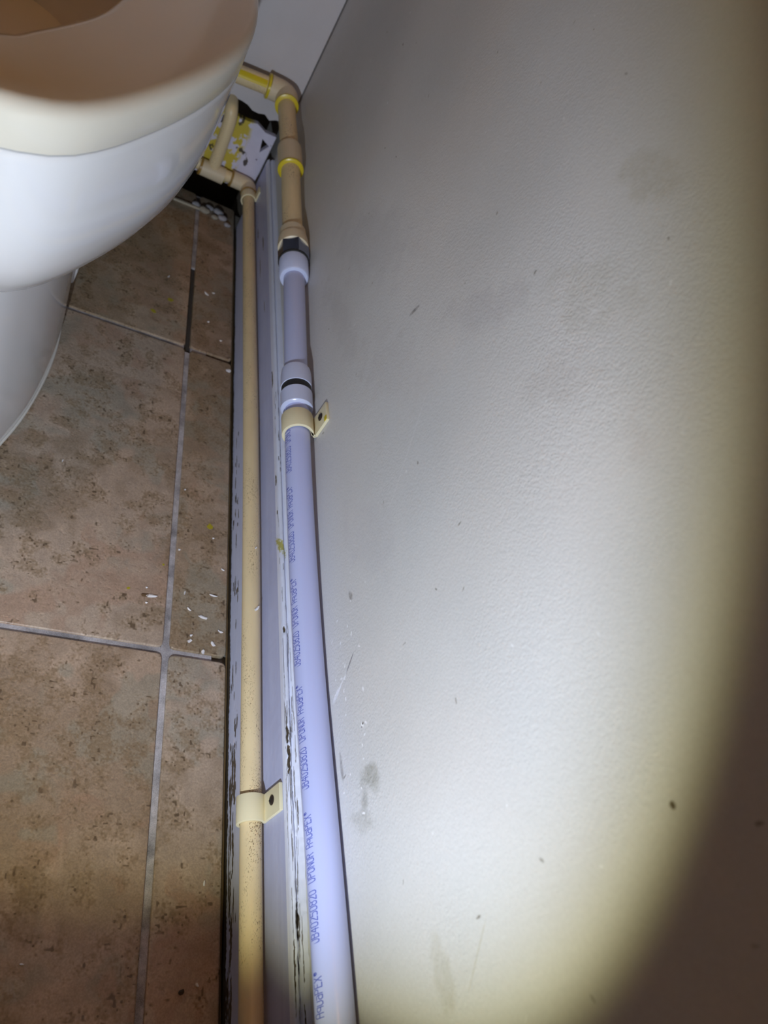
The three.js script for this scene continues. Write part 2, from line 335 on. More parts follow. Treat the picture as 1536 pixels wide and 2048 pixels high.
// ---------------------------------------------------------------- room shell
// wall beside the pipes: inner face x = 0, its surface mapped in metres
{
  const w = structure('wall_right', 'pale grey plaster wall with scuffs and orange-peel texture', 'wall');
  const g = new THREE.PlaneGeometry(ZF - ZB + 0.24, HC, 1, 1);
  g.rotateY(-Math.PI / 2).translate(0, HC / 2, (ZF + ZB) / 2);
  const p = g.attributes.position, uv = g.attributes.uv;
  for (let i = 0; i < p.count; i++) uv.setXY(i, (p.getZ(i) - WZ0) / (WZ1 - WZ0), (p.getY(i) - WY0) / (WY1 - WY0));
  mesh('plaster', g, wallMat, w);
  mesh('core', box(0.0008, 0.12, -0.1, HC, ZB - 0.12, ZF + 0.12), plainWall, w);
}
{ // back wall: drywall broken away low down beside the corner, dark cavity behind
  const w = structure('wall_back', 'shaded grey wall behind the toilet with its lower edge broken away', 'wall');
  const s = new THREE.Shape(); s.moveTo(XL - 0.02, -0.02); s.lineTo(-0.34, -0.02); s.lineTo(-0.34, 0.166);
  for (let i = 0; i <= 40; i++) { const x = -0.33 + 0.328 * i / 40; s.lineTo(x, 0.166 + 0.004 * (fbm(i * 0.5, 2, 201, 3) - 0.5) - 0.006 * smooth(0.55, 0.8, noise(i * 0.7, 3, 203))); }
  s.lineTo(0, HC); s.lineTo(XL - 0.02, HC); s.closePath();
  mesh('drywall', new THREE.ExtrudeGeometry(s, { depth: 0.014, bevelEnabled: false }).translate(0, 0, ZB - 0.014), backWallMat, w);
  mesh('core', box(XL - 0.1, 0.12, -0.5, HC, ZB - 0.30, ZB - 0.20), std(new THREE.Color().setRGB(0.30, 0.25, 0.2), 0.95), w);
  mesh('cavity_top', box(XL - 0.1, 0.0, 0.20, 0.24, ZB - 0.2, ZB - 0.014), std(new THREE.Color().setRGB(0.30, 0.25, 0.2), 0.95), w, 'wooden rail inside the wall');
}
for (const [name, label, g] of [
  ['wall_left', 'plain wall across the bathroom, darkened to cut bounce', box(XL - 0.1, XL, -0.1, HC, ZB - 0.1, ZF + 0.1)],
  ['wall_front', 'plain wall facing the toilet, darkened to cut bounce', box(XL - 0.1, 0.1, -0.1, HC, ZF, ZF + 0.1)],
  ['ceiling', 'plain bathroom ceiling, darkened to cut bounce', box(XL - 0.1, 0.1, HC, HC + 0.1, ZB - 0.1, ZF + 0.1)]]) {
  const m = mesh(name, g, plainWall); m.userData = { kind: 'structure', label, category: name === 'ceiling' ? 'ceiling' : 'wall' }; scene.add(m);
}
// floor: mortar bed, tiles one by one, grout between them
{
  const f = structure('floor', 'mottled tan ceramic tile floor with grey grout lines', 'floor');
  mesh('mortar_bed', box(XL - 0.05, 0.05, -0.5, -0.0085, ZB - 0.032, ZF + 0.05), mortarMat, f);
  const GX = [-0.0687, -0.0687 - TP, -0.0687 - 2 * TP, -0.0687 - 3 * TP], GZ = [ZF, 0.0703 + 2 * TP, 0.0703 + TP, 0.0703, -0.339, -0.7485, -1.158], gap = 0.003;
  const cols = [[GX[0], -0.0128 + gap], [GX[1], GX[0]], [GX[2], GX[1]], [XL - gap, GX[2]]];
  let k = 0;
  for (let c = 0; c < cols.length; c++) for (let r = 0; r < GZ.length - 1; r++) {
    const x0 = cols[c][0] + gap, x1 = cols[c][1] - gap, z1 = GZ[r] - (r ? gap : 0), z0 = Math.max(GZ[r + 1] + gap, ZB - 0.03), w = x1 - x0, d = z1 - z0;
    if (d < 0.02 || w < 0.02) continue;
    const R = Math.min(0.006, w / 4), s = new THREE.Shape();
    s.moveTo(x0 + R, -z0); s.lineTo(x1 - R, -z0); s.quadraticCurveTo(x1, -z0, x1, -z0 - R); s.lineTo(x1, -z1 + R); s.quadraticCurveTo(x1, -z1, x1 - R, -z1);
    s.lineTo(x0 + R, -z1); s.quadraticCurveTo(x0, -z1, x0, -z1 + R); s.lineTo(x0, -z0 - R); s.quadraticCurveTo(x0, -z0, x0 + R, -z0);
    const g = new THREE.ExtrudeGeometry(s, { depth: 0.0068, bevelEnabled: true, bevelThickness: 0.0012, bevelSize: 0.0012, bevelOffset: -0.0012, bevelSegments: 3, curveSegments: 4 });
    g.rotateX(-Math.PI / 2).translate(0, -0.008, 0);
    const p = g.attributes.position, uv = g.attributes.uv, ou = hash(c, r, 7), ov = hash(c, r, 8);
    for (let i = 0; i < p.count; i++) uv.setXY(i, p.getX(i) / (2 * TP) + ou, p.getZ(i) / (2 * TP) + ov);
    mesh(k ? `tile_${String(k).padStart(3, '0')}` : 'tile', g, tileMats[(c + 2 * r) % 3], f); k++;
  }
  const grout = [];
  const strip = (x0, x1, z0, z1, y) => { const g = box(x0, x1, -0.0095, y, z0, z1), p = g.attributes.position, uv = g.attributes.uv; for (let i = 0; i < p.count; i++) uv.setXY(i, (p.getX(i) + p.getY(i)) / 0.3, p.getZ(i) / 0.3); grout.push(g); };
  for (const x of GX) { // one stretch beside the toilet has lost its grout
    if (x === GX[0]) { strip(x - 0.004, x + 0.004, -0.742, ZF, -0.0022); strip(x - 0.004, x + 0.004, ZB - 0.03, -0.915, -0.0026); }
    else strip(x - 0.004, x + 0.004, ZB - 0.03, ZF, -0.0022);
  }
  for (const z of GZ.slice(1, -1)) { strip(XL, GX[0] - 0.0041, z - 0.004, z + 0.004, -0.0022); strip(GX[0] + 0.0041, z === -0.339 ? -0.026 : -0.045, z - 0.004, z + 0.004, -0.0024); }
  mesh('grout', mergeGeometries(grout), groutMat, f);
  mesh('blackened_grout', box(GX[0] - 0.004, GX[0] + 0.004, -0.0095, -0.005, -0.9145, -0.7425), std(new THREE.Color().setRGB(0.05, 0.047, 0.045), 0.85), f, 'sunken blackened stretch of grout');
  // dark old sealant bead in the joint along the baseboard
  const pts = []; for (let i = 0; i <= 160; i++) { const z = 0.1 - 1.1 * i / 160; pts.push(V(-0.0115 + 0.0006 * (fbm(i * 0.35, 1, 211, 3) - 0.5), -0.0028 + 0.0012 * (fbm(i * 0.3, 5, 213, 2) - 0.5), z)); }
  mesh('sealant', sweep(pts, pts.map((_, i) => 0.0011 + 0.0006 * (noise(i * 0.6, 2, 215) - 0.5)), 8), std(new THREE.Color().setRGB(0.13, 0.085, 0.04), 0.35), f, 'dark brown sealant bead along the baseboard');
  // yellow primer drips
  const drop = (x, z, r) => { const s = new THREE.Shape(); for (let i = 0; i <= 14; i++) { const a = i / 14 * Math.PI * 2, q = r * (0.7 + 0.6 * noise(i % 14 * 1.3 + x * 900, 1, 217)); i ? s.lineTo(q * Math.cos(a), q * Math.sin(a)) : s.moveTo(q * Math.cos(a), q * Math.sin(a)); }
    mesh('primer_drop', new THREE.ExtrudeGeometry(s, { depth: 0.0002, bevelEnabled: false }).rotateX(-Math.PI / 2).translate(x, 0, z), std(new THREE.Color().setRGB(0.42, 0.36, 0.02), 0.4), f, 'dried yellow primer drop'); };
  for (const d of [[-0.033, -0.487, 0.0030], [-0.114, -0.794, 0.0034], [-0.095, -0.827, 0.0036], [-0.107, -0.396, 0.0014], [-0.077, -0.429, 0.0012]]) drop(...d);
}
// baseboard under the pipes: moulded top edge, peeling paint
{
  const prof = [[-TB, -0.006], [-TB, 0.02], [-TB, 0.06], [-TB, 0.100], [-TB, 0.1115], [-0.0091, 0.1145], [-0.0083, 0.1160], [-0.0068, 0.1166], [-0.0057, 0.1156], [-0.0052, 0.1142], [-0.0047, 0.1154], [-0.0040, 0.1174], [-0.0024, 0.1184], [0.0, 0.1188]];
  const arc = [0]; for (let i = 1; i < prof.length; i++) arc.push(arc[i - 1] + Math.hypot(prof[i][0] - prof[i - 1][0], prof[i][1] - prof[i - 1][1]));
  const n = 900, pos = [], uv = [], idx = [];
  for (let k = 0; k <= n; k++) {
    const z = ZB + 0.012 + (0.14 - ZB) * k / n;
    prof.forEach(([x, y], i) => {
      const rough = i >= 5 ? 0.0008 * (0.35 + smooth(-0.3, -0.1, z)) : 0, cu = clamp((z + 1.1) / BL) * 2047 | 0, cv = clamp(arc[i] / PV) * 511 | 0;
      const w = i >= 5 ? bbChip[cv * 2048 + cu] * 0.0009 : 0;
      pos.push(x + rough * 0.7 * (fbm(z * 160, i * 2.3, 221, 3) - 0.5), y + rough * (fbm(z * 130, i * 1.7, 223, 3) - 0.5) * 1.6 - w, z);
      uv.push((z + 1.1) / BL, arc[i] / PV);
    });
  }
  const m = prof.length;
  for (let k = 0; k < n; k++) for (let i = 0; i < m - 1; i++) { const a = k * m + i, b = a + m; idx.push(a, b, a + 1, a + 1, b, b + 1); }
  const g = new THREE.BufferGeometry(); g.setAttribute('position', new THREE.Float32BufferAttribute(pos, 3)); g.setAttribute('uv', new THREE.Float32BufferAttribute(uv, 2)); g.setIndex(idx); g.computeVertexNormals();
  const b = structure('baseboard_right', 'white wooden baseboard with chipped peeling paint under the pipes', 'baseboard');
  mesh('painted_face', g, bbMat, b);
  mesh('board_core', box(-TB + 0.0012, 0.0004, -0.006, 0.1115, ZB + 0.012, ZF), std(new THREE.Color().setRGB(0.16, 0.13, 0.1), 0.8), b);
}
// short lifted baseboard on the back wall, splashed with primer
{
  const s = new THREE.Shape(); s.moveTo(-0.34, 0.05); s.lineTo(-0.014, 0.056); s.lineTo(-0.0115, 0.09); s.lineTo(-0.0105, 0.146);
  for (let i = 0; i <= 24; i++) { const x = -0.012 - 0.328 * i / 24; s.lineTo(x, 0.152 + 0.007 * (fbm(i * 0.9, 4, 231, 3) - 0.5) - (i < 5 ? 0.006 * noise(i * 1.7, 2, 233) : 0)); }
  s.closePath();
  const h = new THREE.Path(); h.moveTo(-0.0265, 0.137); h.lineTo(-0.0135, 0.131); h.lineTo(-0.0225, 0.1165); h.closePath(); s.holes.push(h);
  const h2 = new THREE.Path(); h2.absarc(-0.022, 0.106, 0.0016, 0, 6.283); s.holes.push(h2);
  const g = new THREE.ExtrudeGeometry(s, { depth: 0.008, bevelEnabled: true, bevelThickness: 0.0008, bevelSize: 0.0006, bevelSegments: 2 }).translate(0, 0, ZB - 0.001);
  const p = g.attributes.position, uv = g.attributes.uv; for (let i = 0; i < p.count; i++) uv.setXY(i, (p.getX(i) + 0.36) / 0.36, (p.getY(i)) / 0.18);
  const map = dataTex(1024, 512, (u, v, i, j) => {
    const x = u * 0.36 - 0.36, y = v * 0.18, n = fbm(u * 30, v * 15, 241, 3) - 0.5;
    let c = [206 + 14 * n, 204 + 14 * n, 226 + 12 * n];
    const st = smooth(-0.040, -0.050, x + 0.006 * n) * smooth(0.50, 0.60, fbm(x * 130, y * 110, 243, 4) + 0.16 * smooth(0.06, 0.03, Math.abs(y - 0.115)));
    c = mix(c, [196, 176, 52], st * 0.92);
    return mix(c, [44, 38, 32], smooth(0.70, 0.76, fbm(x * 120, y * 120, 245, 3)) * 0.8);
  }, true, THREE.ClampToEdgeWrapping);
  const b = structure('baseboard_back', 'broken white baseboard behind the toilet splashed with yellow primer', 'baseboard');
  mesh('board', g, std(0xffffff, 0.45, { map }), b);
}

// ---------------------------------------------------------------- toilet
{
  const X0 = -0.345;
  const mirror = right => { // right side from front to back -> closed ring of n points, counter-clockwise seen from above
    const full = [...right.map(([x, z]) => V(x, 0, z)), ...right.slice(1, -1).reverse().map(([x, z]) => V(2 * X0 - x, 0, z))];
    return new THREE.CatmullRomCurve3(full, true, 'centripetal').getSpacedPoints(96).slice(0, 96).map(p => [p.x, p.z]);
  };
  const outer = mirror([[X0, -0.3795], [-0.300, -0.3815], [-0.2765, -0.3865], [-0.251, -0.400], [-0.2325, -0.421], [-0.208, -0.463], [-0.1785, -0.526], [-0.158, -0.586], [-0.149, -0.632], [-0.1445, -0.69], [-0.148, -0.76], [-0.166, -0.83], [-0.21, -0.882], [X0, -0.89]]);
  const hole = mirror([[X0, -0.437], [-0.31, -0.441], [-0.290, -0.450], [-0.279, -0.469], [-0.265, -0.497], [-0.254, -0.522], [-0.246, -0.549], [-0.236, -0.61], [-0.236, -0.68], [-0.250, -0.76], [-0.285, -0.815], [X0, -0.828]]);
  const t = thing('toilet', 'white porcelain toilet with a cream seat beside the exposed pipes', 'toilet');
  const scaleRing = (ring, sx, sz, cz, dz = 0) => ring.map(([x, z]) => [X0 + (x - X0) * sx, cz + (z - cz) * sz + dz]);
  const inset = (ring, d) => ring.map(([x, z], i) => { const a = ring[(i + 95) % 96], b = ring[(i + 1) % 96], tx = b[0] - a[0], tz = b[1] - a[1], l = Math.hypot(tx, tz); return [x + tz / l * d * S, z - tx / l * d * S]; });
  let S = 1; if (inset(outer, 0.01)[0][1] > outer[0][1]) S = -1;
  // seat: a thick rounded ring
  const top = 0.400, bot = 0.3743, R = 0.0085, lev = [];
  const ringLevels = [[0.0004, bot], [0, bot + 0.0006], [0, top - R], ...[15, 30, 45, 60, 75, 90].map(a => [R * (1 - Math.cos(a * Math.PI / 180)), top - R + R * Math.sin(a * Math.PI / 180)])];
  for (const [d, y] of ringLevels) lev.push({ y, ring: inset(outer, d) });
  const innerLv = [[0.008, top], [0.004, top - 0.0008], [0.0015, top - 0.004], [0, top - 0.008], [0, bot]].map(([d, y]) => ({ y, ring: inset(hole, -d) }));
  const seatG = mergeVertices(mergeGeometries([loft([...lev, ...innerLv, lev[0]], false, false)]), 1e-6); seatG.computeVertexNormals();
  mesh('seat', crease(seatG, 0.9), seatPlastic, t, 'thick cream plastic toilet seat');
  // bowl
  const c = -0.68, lv = [[0.185, .62, .48, .03], [0.20, .74, .61, .012], [0.215, .82, .71, .006], [0.23, .88, .795, .002], [0.25, .93, .87, 0], [0.27, .965, .925, 0], [0.29, .985, .962, 0], [0.31, .996, .985, 0], [0.33, 1, .996, 0], [0.368, 1, 1, 0], [0.3730, 1, 1, 0], [0.3736, .997, .998, 0]];
  const outerLv = lv.map(([y, sx, sz, dz]) => ({ y, ring: scaleRing(outer, sx, sz, c, -dz) }));
  const inLv = [[0.3736, 0, 1], [0.355, 0.001, 1], [0.32, 0.0, 0.97], [0.27, 0, 0.86], [0.22, 0, 0.66], [0.18, 0, 0.4]].map(([y, d, s]) => ({ y, ring: scaleRing(inset(hole, -0.004 - d), s, s, c) }));
  const bowlG = mergeVertices(loft([...outerLv, ...inLv], true, true), 1e-6); bowlG.computeVertexNormals();
  mesh('bowl', crease(bowlG, 0.9), porcelain, t, 'white porcelain bowl');
  mesh('water', loft([{ y: 0.2, ring: scaleRing(hole, 0.55, 0.55, c) }, { y: 0.205, ring: scaleRing(hole, 0.57, 0.57, c) }]), phys(new THREE.Color().setRGB(0.7, 0.75, 0.75), 0.05), t);
  // pedestal
  const foot = mirror([[X0, -0.432], [-0.305, -0.438], [-0.274, -0.458], [-0.253, -0.489], [-0.238, -0.526], [-0.224, -0.573], [-0.214, -0.632], [-0.2105, -0.685], [-0.212, -0.735], [-0.216, -0.79], [-0.222, -0.86], [-0.235, -0.955], [X0, -0.965]]);
  const pedLv = [[0.0015, 0.002], [0.004, 0.0], [0.03, 0.0], [0.08, 0.004], [0.14, 0.008], [0.20, 0.011], [0.27, 0.013]].map(([y, d]) => ({ y, ring: inset(foot, d) }));
  const ped = mesh('pedestal', crease(loft(pedLv), 0.5), porcelain, t, 'smooth white pedestal');
  const caulkRing = inset(foot, -0.0006).map(([x, z]) => V(x, 0.0018, z));
  mesh('caulk_bead', sweep([...caulkRing, caulkRing[0]], [...caulkRing, 0].map((_, i) => 0.0016 + 0.0007 * (fbm((i % 96) * 0.4, 1, 251, 2) - 0.5)), 8, false), std(new THREE.Color().setRGB(0.72, 0.7, 0.66), 0.5), t, 'thin white caulk bead');
  mesh('trapway_rib', sweep([V(-0.2165, 0.032, -0.748), V(-0.2150, 0.036, -0.749), V(-0.2150, 0.05, -0.75), V(-0.2225, 0.24, -0.755)], [0.002, 0.0055, 0.0068, 0.007], 16), porcelain, ped);
  // tank, lid and raised cover further back
  const tank = mesh('tank', new RoundedBoxGeometry(0.40, 0.36, 0.17, 4, 0.02).translate(X0, 0.58, ZB + 0.095), porcelain, t);
  mesh('flush_lever', sweep([V(X0 - 0.13, 0.70, ZB + 0.178), V(X0 - 0.13, 0.70, ZB + 0.195), V(X0 - 0.06, 0.695, ZB + 0.197)], 0.005, 12), std(0xc8ccd2, 0.15, { metalness: 1 }), tank);
  mesh('tank_lid', new RoundedBoxGeometry(0.42, 0.03, 0.185, 4, 0.012).translate(X0, 0.775, ZB + 0.097), porcelain, t);
  mesh('tank_deck', new RoundedBoxGeometry(0.30, 0.06, 0.19, 3, 0.02).translate(X0, 0.375, ZB + 0.11), porcelain, t);
}

// ---------------------------------------------------------------- water pipes
const PX = -0.0194, QX = -0.0166;
{ // lower cream pipe along the baseboard face
  const t = thing('cream_water_pipe', 'thin cream plastic water pipe running low along the white baseboard', 'pipe');
  const path = smoothPath([[PX, 0.073, ZF - 0.02], [PX, 0.073, 0.4], [PX, 0.0728, 0.1], [PX, 0.0728, -0.05], [PX, 0.073, -0.15], [PX, 0.0742, -0.27], [PX, 0.0758, -0.39], [PX, 0.0762, -0.55], [PX, 0.0742, -0.721], [PX, 0.0715, -0.95], [PX, 0.0705, -1.036]], 140);
  mesh('pipe', sweep(path, 0.00795, 32), creamMat, t);
  const E = V(PX, 0.0705, -1.0445);
  const bend = []; for (let i = 0; i <= 10; i++) { const a = i / 10 * Math.PI / 2; bend.push(V(PX - 0.006 + 0.006 * Math.cos(a), 0.0705 + 0.001 * i / 10, -1.0385 - 0.006 * Math.sin(a))); }
  const elbow = [V(PX, 0.0705, -1.0235), V(PX, 0.0705, -1.024), ...bend, V(PX - 0.0245, 0.0715, -1.0445), V(PX - 0.025, 0.0715, -1.0445)];
  mesh('elbow', sweep(elbow, elbow.map((_, i) => (i === 0 || i === elbow.length - 1) ? 0.0095 : 0.0108), 28), fittingMat, t, 'cream elbow fitting');
  mesh('glue_ring', turned(V(PX - 0.0245, 0.0715, -1.0445), V(-1, 0, 0), [[0, 0.009], [0.0005, 0.0113], [0.0025, 0.0113], [0.003, 0.009]], 24), brownGlue, t, 'brown glue ring');
  mesh('glue_ring', turned(V(PX, 0.0705, -1.0255), V(0, 0, 1), [[0, 0.009], [0.0004, 0.0111], [0.0024, 0.0108], [0.003, 0.0085]], 24), brownGlue, t, 'brown glue ring');
  mesh('back_pipe', turned(V(PX - 0.02, 0.0715, -1.0445), V(-1, 0, 0.0), [[0, 0.00795], [0.20, 0.00795]], 24), creamMat, t);
  mesh('tee', turned(V(-0.055, 0.069, -1.0445), V(-1, 0, 0), [[0, 0.0095], [0.0006, 0.0112], [0.034, 0.0112], [0.0346, 0.0095]], 24), fittingMat, t, 'cream tee fitting');
  mesh('glue_ring', turned(V(-0.087, 0.069, -1.0445), V(-1, 0, 0), [[0, 0.009], [0.0005, 0.0115], [0.0035, 0.0113], [0.004, 0.009]], 24), brownGlue, t, 'brown glue ring');
  const riser = smoothPath([[-0.0725, 0.072, -1.0445], [-0.0735, 0.1, -1.0445], [-0.0765, 0.148, -1.0445], [-0.079, 0.158, -1.047], [-0.080, 0.161, -1.058], [-0.080, 0.161, -1.08]], 30);
  mesh('riser', sweep(riser, 0.0085, 24), creamMat, t, 'short cream riser turning into the wall');
}
{ // brown dust caught on the thin pipe at its clip
  const grains = [];
  for (let i = 0; i < 420; i++) {
    const up = rnd() < 0.62, d = 0.034 * rnd() ** 1.8, z = up ? -0.191 - d * 1.2 : -0.1695 + d * 0.8, a = rr(0.75, 2.1), r = rr(0.00012, 0.00034);
    const g = new THREE.TetrahedronGeometry(r, 1); g.rotateY(rr(0, 6)).rotateX(rr(0, 6)).translate(PX + 0.00795 * Math.cos(a), 0.0733 + 0.00795 * Math.sin(a), z); grains.push(g);
  }
  const pipeThing = scene.getObjectByName('cream_water_pipe');
  mesh('dust_grains', mergeGeometries(grains), std(new THREE.Color().setRGB(0.22, 0.15, 0.09), 0.9), pipeThing, 'brown dust grains caught on the pipe').userData.kind = 'stuff';
}
{ // upper cream pipe with couplings, from the wall elbow to the threaded nut
  const t = thing('cream_supply_line', 'thick cream pipe with yellow glued fittings coming round the wall corner', 'pipe');
  const ye = 0.2085, ze = -1.041, xe = -0.0245;
  const curve = new THREE.CatmullRomCurve3([V(-0.0166, 0.1853, -0.69), V(-0.0166, 0.1868, -0.72), V(-0.0168, 0.1888, -0.766), V(-0.018, 0.1932, -0.821), V(-0.0200, 0.1995, -0.878), V(-0.0217, 0.2032, -0.927), V(-0.0235, 0.2062, -0.984), V(xe, ye, -1.02)], false, 'centripetal');
  const cp = curve.getPoints(200), at = z => { let k = 0; while (k < 199 && cp[k + 1].z > z) k++; const f = (z - cp[k].z) / (cp[k + 1].z - cp[k].z); return cp[k].clone().lerp(cp[k + 1], f); };
  const along = (z, prof, seg = 32) => sweep(prof.map(([d]) => at(z - d)), prof.map(p => p[1]), seg);
  mesh('pipe', sweep(cp.filter(q => q.z < -0.735), 0.0111, 32), creamMat, t);
  mesh('adapter', along(-0.732, [[0, 0.0150], [0.001, 0.0166], [0.006, 0.0168], [0.016, 0.0160], [0.0165, 0.0146], [0.030, 0.0143], [0.031, 0.0120]], 36), fittingMat, t, 'cream threaded adapter collar');
  mesh('coupling', along(-0.8755, [[0, 0.0125], [0.0006, 0.0145], [0.040, 0.0145], [0.041, 0.012]], 32), fittingMat, t, 'cream coupling');
  mesh('glue_ring', along(-0.8730, [[0, 0.0118], [0.0004, 0.0136], [0.0014, 0.0152], [0.0034, 0.0152], [0.0042, 0.0140]], 32), glueMat, t, 'yellow primer ring');
  const bend = []; for (let i = 0; i <= 12; i++) { const a = i / 12 * Math.PI / 2; bend.push(V(xe - 0.010 + 0.010 * Math.cos(a), ye + 0.0015, ze + 0.010 - 0.010 * Math.sin(a))); }
  const el = [V(xe, ye, -1.0125), V(xe, ye, -1.013), V(xe, ye + 0.0008, -1.022), ...bend, V(xe - 0.0235, ye + 0.001, ze), V(xe - 0.024, ye + 0.001, ze)];
  mesh('elbow', sweep(el, el.map((_, i) => (i === 0 || i === el.length - 1) ? 0.0130 : 0.0146), 32), fittingMat, t, 'cream elbow fitting');
  mesh('glue_ring', turned(V(xe, ye, -1.0145), V(0, 0, 1), [[0, 0.013], [0.0006, 0.0151], [0.003, 0.0150], [0.004, 0.0118]], 32), glueMat, t, 'yellow primer ring');
  const bd = V(-1, -0.1, 0).normalize(), b0 = V(xe - 0.023, ye + 0.001, ze);
  mesh('glue_ring', turned(b0, bd, [[0, 0.013], [0.0006, 0.0152], [0.0034, 0.0150], [0.0044, 0.0118]], 32), glueMat, t, 'yellow primer ring');
  const bp = mesh('back_pipe', turned(b0, bd, [[0, 0.0111], [0.25, 0.0111]], 32), creamMat, t);
  const a = []; for (let i = 0; i <= 8; i++) a.push(b0.clone().addScaledVector(bd, 0.005 + 0.2 * i / 8));
  mesh('yellow_stripe', sweep(a, 0.01125, 10, false, -1.45, -0.62), glueMat, bp, 'printed yellow stripe');
  const hex = new THREE.CylinderGeometry(0.0168, 0.0168, 0.0215, 6, 1).rotateX(Math.PI / 2).rotateZ(Math.PI / 6 + 0.42);
  const nut = mesh('hex_nut', crease(hex, 0.3), nutMat, t, 'dark shiny metal hexagon nut'); nut.position.copy(at(-0.7215)); nut.lookAt(at(-0.80));
  mesh('sealing_ring', along(-0.7085, [[0, 0.0150], [0.0004, 0.0164], [0.003, 0.0164], [0.0034, 0.015]], 36), rubberMat, t, 'black sealing ring');
}
{ // milky blue-white flexible pipe with lettering
  const t = thing('white_water_pipe', 'milky blue-white plastic pipe with blue lettering above the baseboard', 'pipe');
  const P3 = [[-0.0122, 0.176, ZF - 0.02], [-0.0122, 0.176, 0.4], [-0.0122, 0.1745, 0.1], [-0.0122, 0.1718, -0.038], [-0.0122, 0.1688, -0.123], [-0.0122, 0.1641, -0.227], [-0.0128, 0.1640, -0.278], [-0.014, 0.1657, -0.332], [-0.0155, 0.1692, -0.401], [QX, 0.1731, -0.465], [QX, 0.1757, -0.513], [QX, 0.1768, -0.536]];
  const path = smoothPath(P3, 260), g = sweep(path, 0.0111, 48), p = g.attributes.position, uv = g.attributes.uv;
  for (let i = 0; i < p.count; i++) { // lettering runs with the pipe: u from z, v from the angle round the axis
    const z = p.getZ(i); let k = 0; while (k < path.length - 2 && path[k + 1].z > z) k++;
    const f = clamp((z - path[k].z) / (path[k + 1].z - path[k].z)), cy = path[k].y + (path[k + 1].y - path[k].y) * f, cx = path[k].x + (path[k + 1].x - path[k].x) * f;
    let ang = Math.atan2(p.getY(i) - cy, p.getX(i) - cx) / (2 * Math.PI); if (ang < 0) ang += 1;
    uv.setXY(i, (-0.076 - z) / PERIOD, ang);
  }
  // keep each triangle on one side of the seam
  for (let i = 0; i < p.count; i += 3) { const v = [0, 1, 2].map(k => uv.getY(i + k)); if (Math.max(...v) - Math.min(...v) > 0.5) for (let k = 0; k < 3; k++) if (v[k] < 0.5) uv.setY(i + k, v[k] + 1); }
  mesh('pipe', g, pexMat, t);
  const at = z => V(QX, 0.1768 + (-0.536 - z) * (0.1868 - 0.1768) / (0.72 - 0.536), z), dir = at(-0.7).sub(at(-0.55)).normalize();
  const along = (z, prof) => turned(at(z), dir, prof, 40);
  mesh('expansion_ring', along(-0.4995, [[0, 0.0113], [0.0004, 0.0135], [0.0016, 0.0146], [0.019, 0.0146], [0.0196, 0.0125]]), ringMat, t, 'white plastic expansion ring');
  mesh('coupling_flange', along(-0.518, [[0, 0.0125], [0.0004, 0.0138], [0.009, 0.0138], [0.0094, 0.0125]]), rubberMat, t, 'black coupling showing between the rings');
  mesh('expansion_ring', along(-0.5260, [[0, 0.0125], [0.0008, 0.0144], [0.016, 0.0142], [0.022, 0.0134], [0.023, 0.0112]]), ringMat, t, 'white plastic expansion ring');
  mesh('short_pipe', along(-0.55, [[0, 0.0108], [0.02, 0.0109], [0.14, 0.0109], [0.16, 0.0108]]), pexPlain, t, 'unprinted short length of pipe');
  mesh('expansion_ring', along(-0.683, [[0, 0.0112], [0.0006, 0.0142], [0.002, 0.0153], [0.0255, 0.0155], [0.0262, 0.0125]]), ringMat, t, 'white plastic expansion ring');
}

// ---------------------------------------------------------------- pipe clips
function pipeClip(label, mat, ax, ay, r, face, z0, z1, earTop, th, screwY) {
  const t = thing('pipe_clip', label, 'pipe clip');
  // profile in x-y: hooks under the pipe, round its front, flat ear up the face; the face is the plane x = face
  const s = new THREE.Shape(), ro = r + th, N = 26, a0 = -1.25, front = face - th;
  const pt = (rad, a) => [ax - rad * Math.cos(a), ay + rad * Math.sin(a)];    // a = 0 faces the room, +90 degrees up
  const aE = Math.acos(clamp((ax - front) / ro, -1, 1)), aI = Math.min(2.75, Math.acos(clamp((ax - face + 0.0004) / r, -0.93, 1)));
  let first = true; const L = (x, y) => { first ? s.moveTo(x, y) : s.lineTo(x, y); first = false; };
  for (let i = 0; i <= N; i++) L(...pt(ro, a0 + (aE - a0) * i / N));
  L(front, earTop - 0.0006); L(front + 0.0006, earTop); L(face - 0.0001, earTop); L(face - 0.0001, ay + r * Math.sin(aI));
  for (let i = N; i >= 0; i--) L(...pt(r + 0.0002, a0 + (aI - a0) * i / N));
  s.closePath();
  const g = new THREE.ExtrudeGeometry(s, { depth: z1 - z0 - 0.0008, bevelEnabled: true, bevelThickness: 0.0004, bevelSize: 0.0003, bevelOffset: -0.0003, bevelSegments: 2 }).translate(0, 0, z0 + 0.0004);
  mesh('strap', crease(g, 0.5), mat, t);
  const zc = (z0 + z1) / 2 - 0.001;
  if (screwY) {
    const sc = mesh('screw', turned(V(face - th + 0.0004, screwY, zc), V(-1, 0, 0), [[0, 0.0034], [0.0008, 0.0036], [0.0015, 0.0028], [0.0018, 0.0012]], 20), screwMat, t, 'dark countersunk screw head');
    const slot = mergeGeometries([new THREE.BoxGeometry(0.0006, 0.0009, 0.0042), new THREE.BoxGeometry(0.0006, 0.0042, 0.0009)]).translate(face - th - 0.0013, screwY, zc);
    mesh('drive_slot', slot, rubberMat, sc);
  }
  return t;
}
pipeClip('cream clip holding the thin pipe, screwed to the baseboard', clipMat, PX, 0.0733, 0.0081, -TB, -0.190, -0.1705, 0.1075, 0.0026, 0.0945);
const upClip = pipeClip('cream clip holding the blue-white pipe, screwed to the wall', clipMat, QX, 0.1745, 0.0113, 0, -0.4905, -0.4695, 0.203, 0.0028, 0.1925);
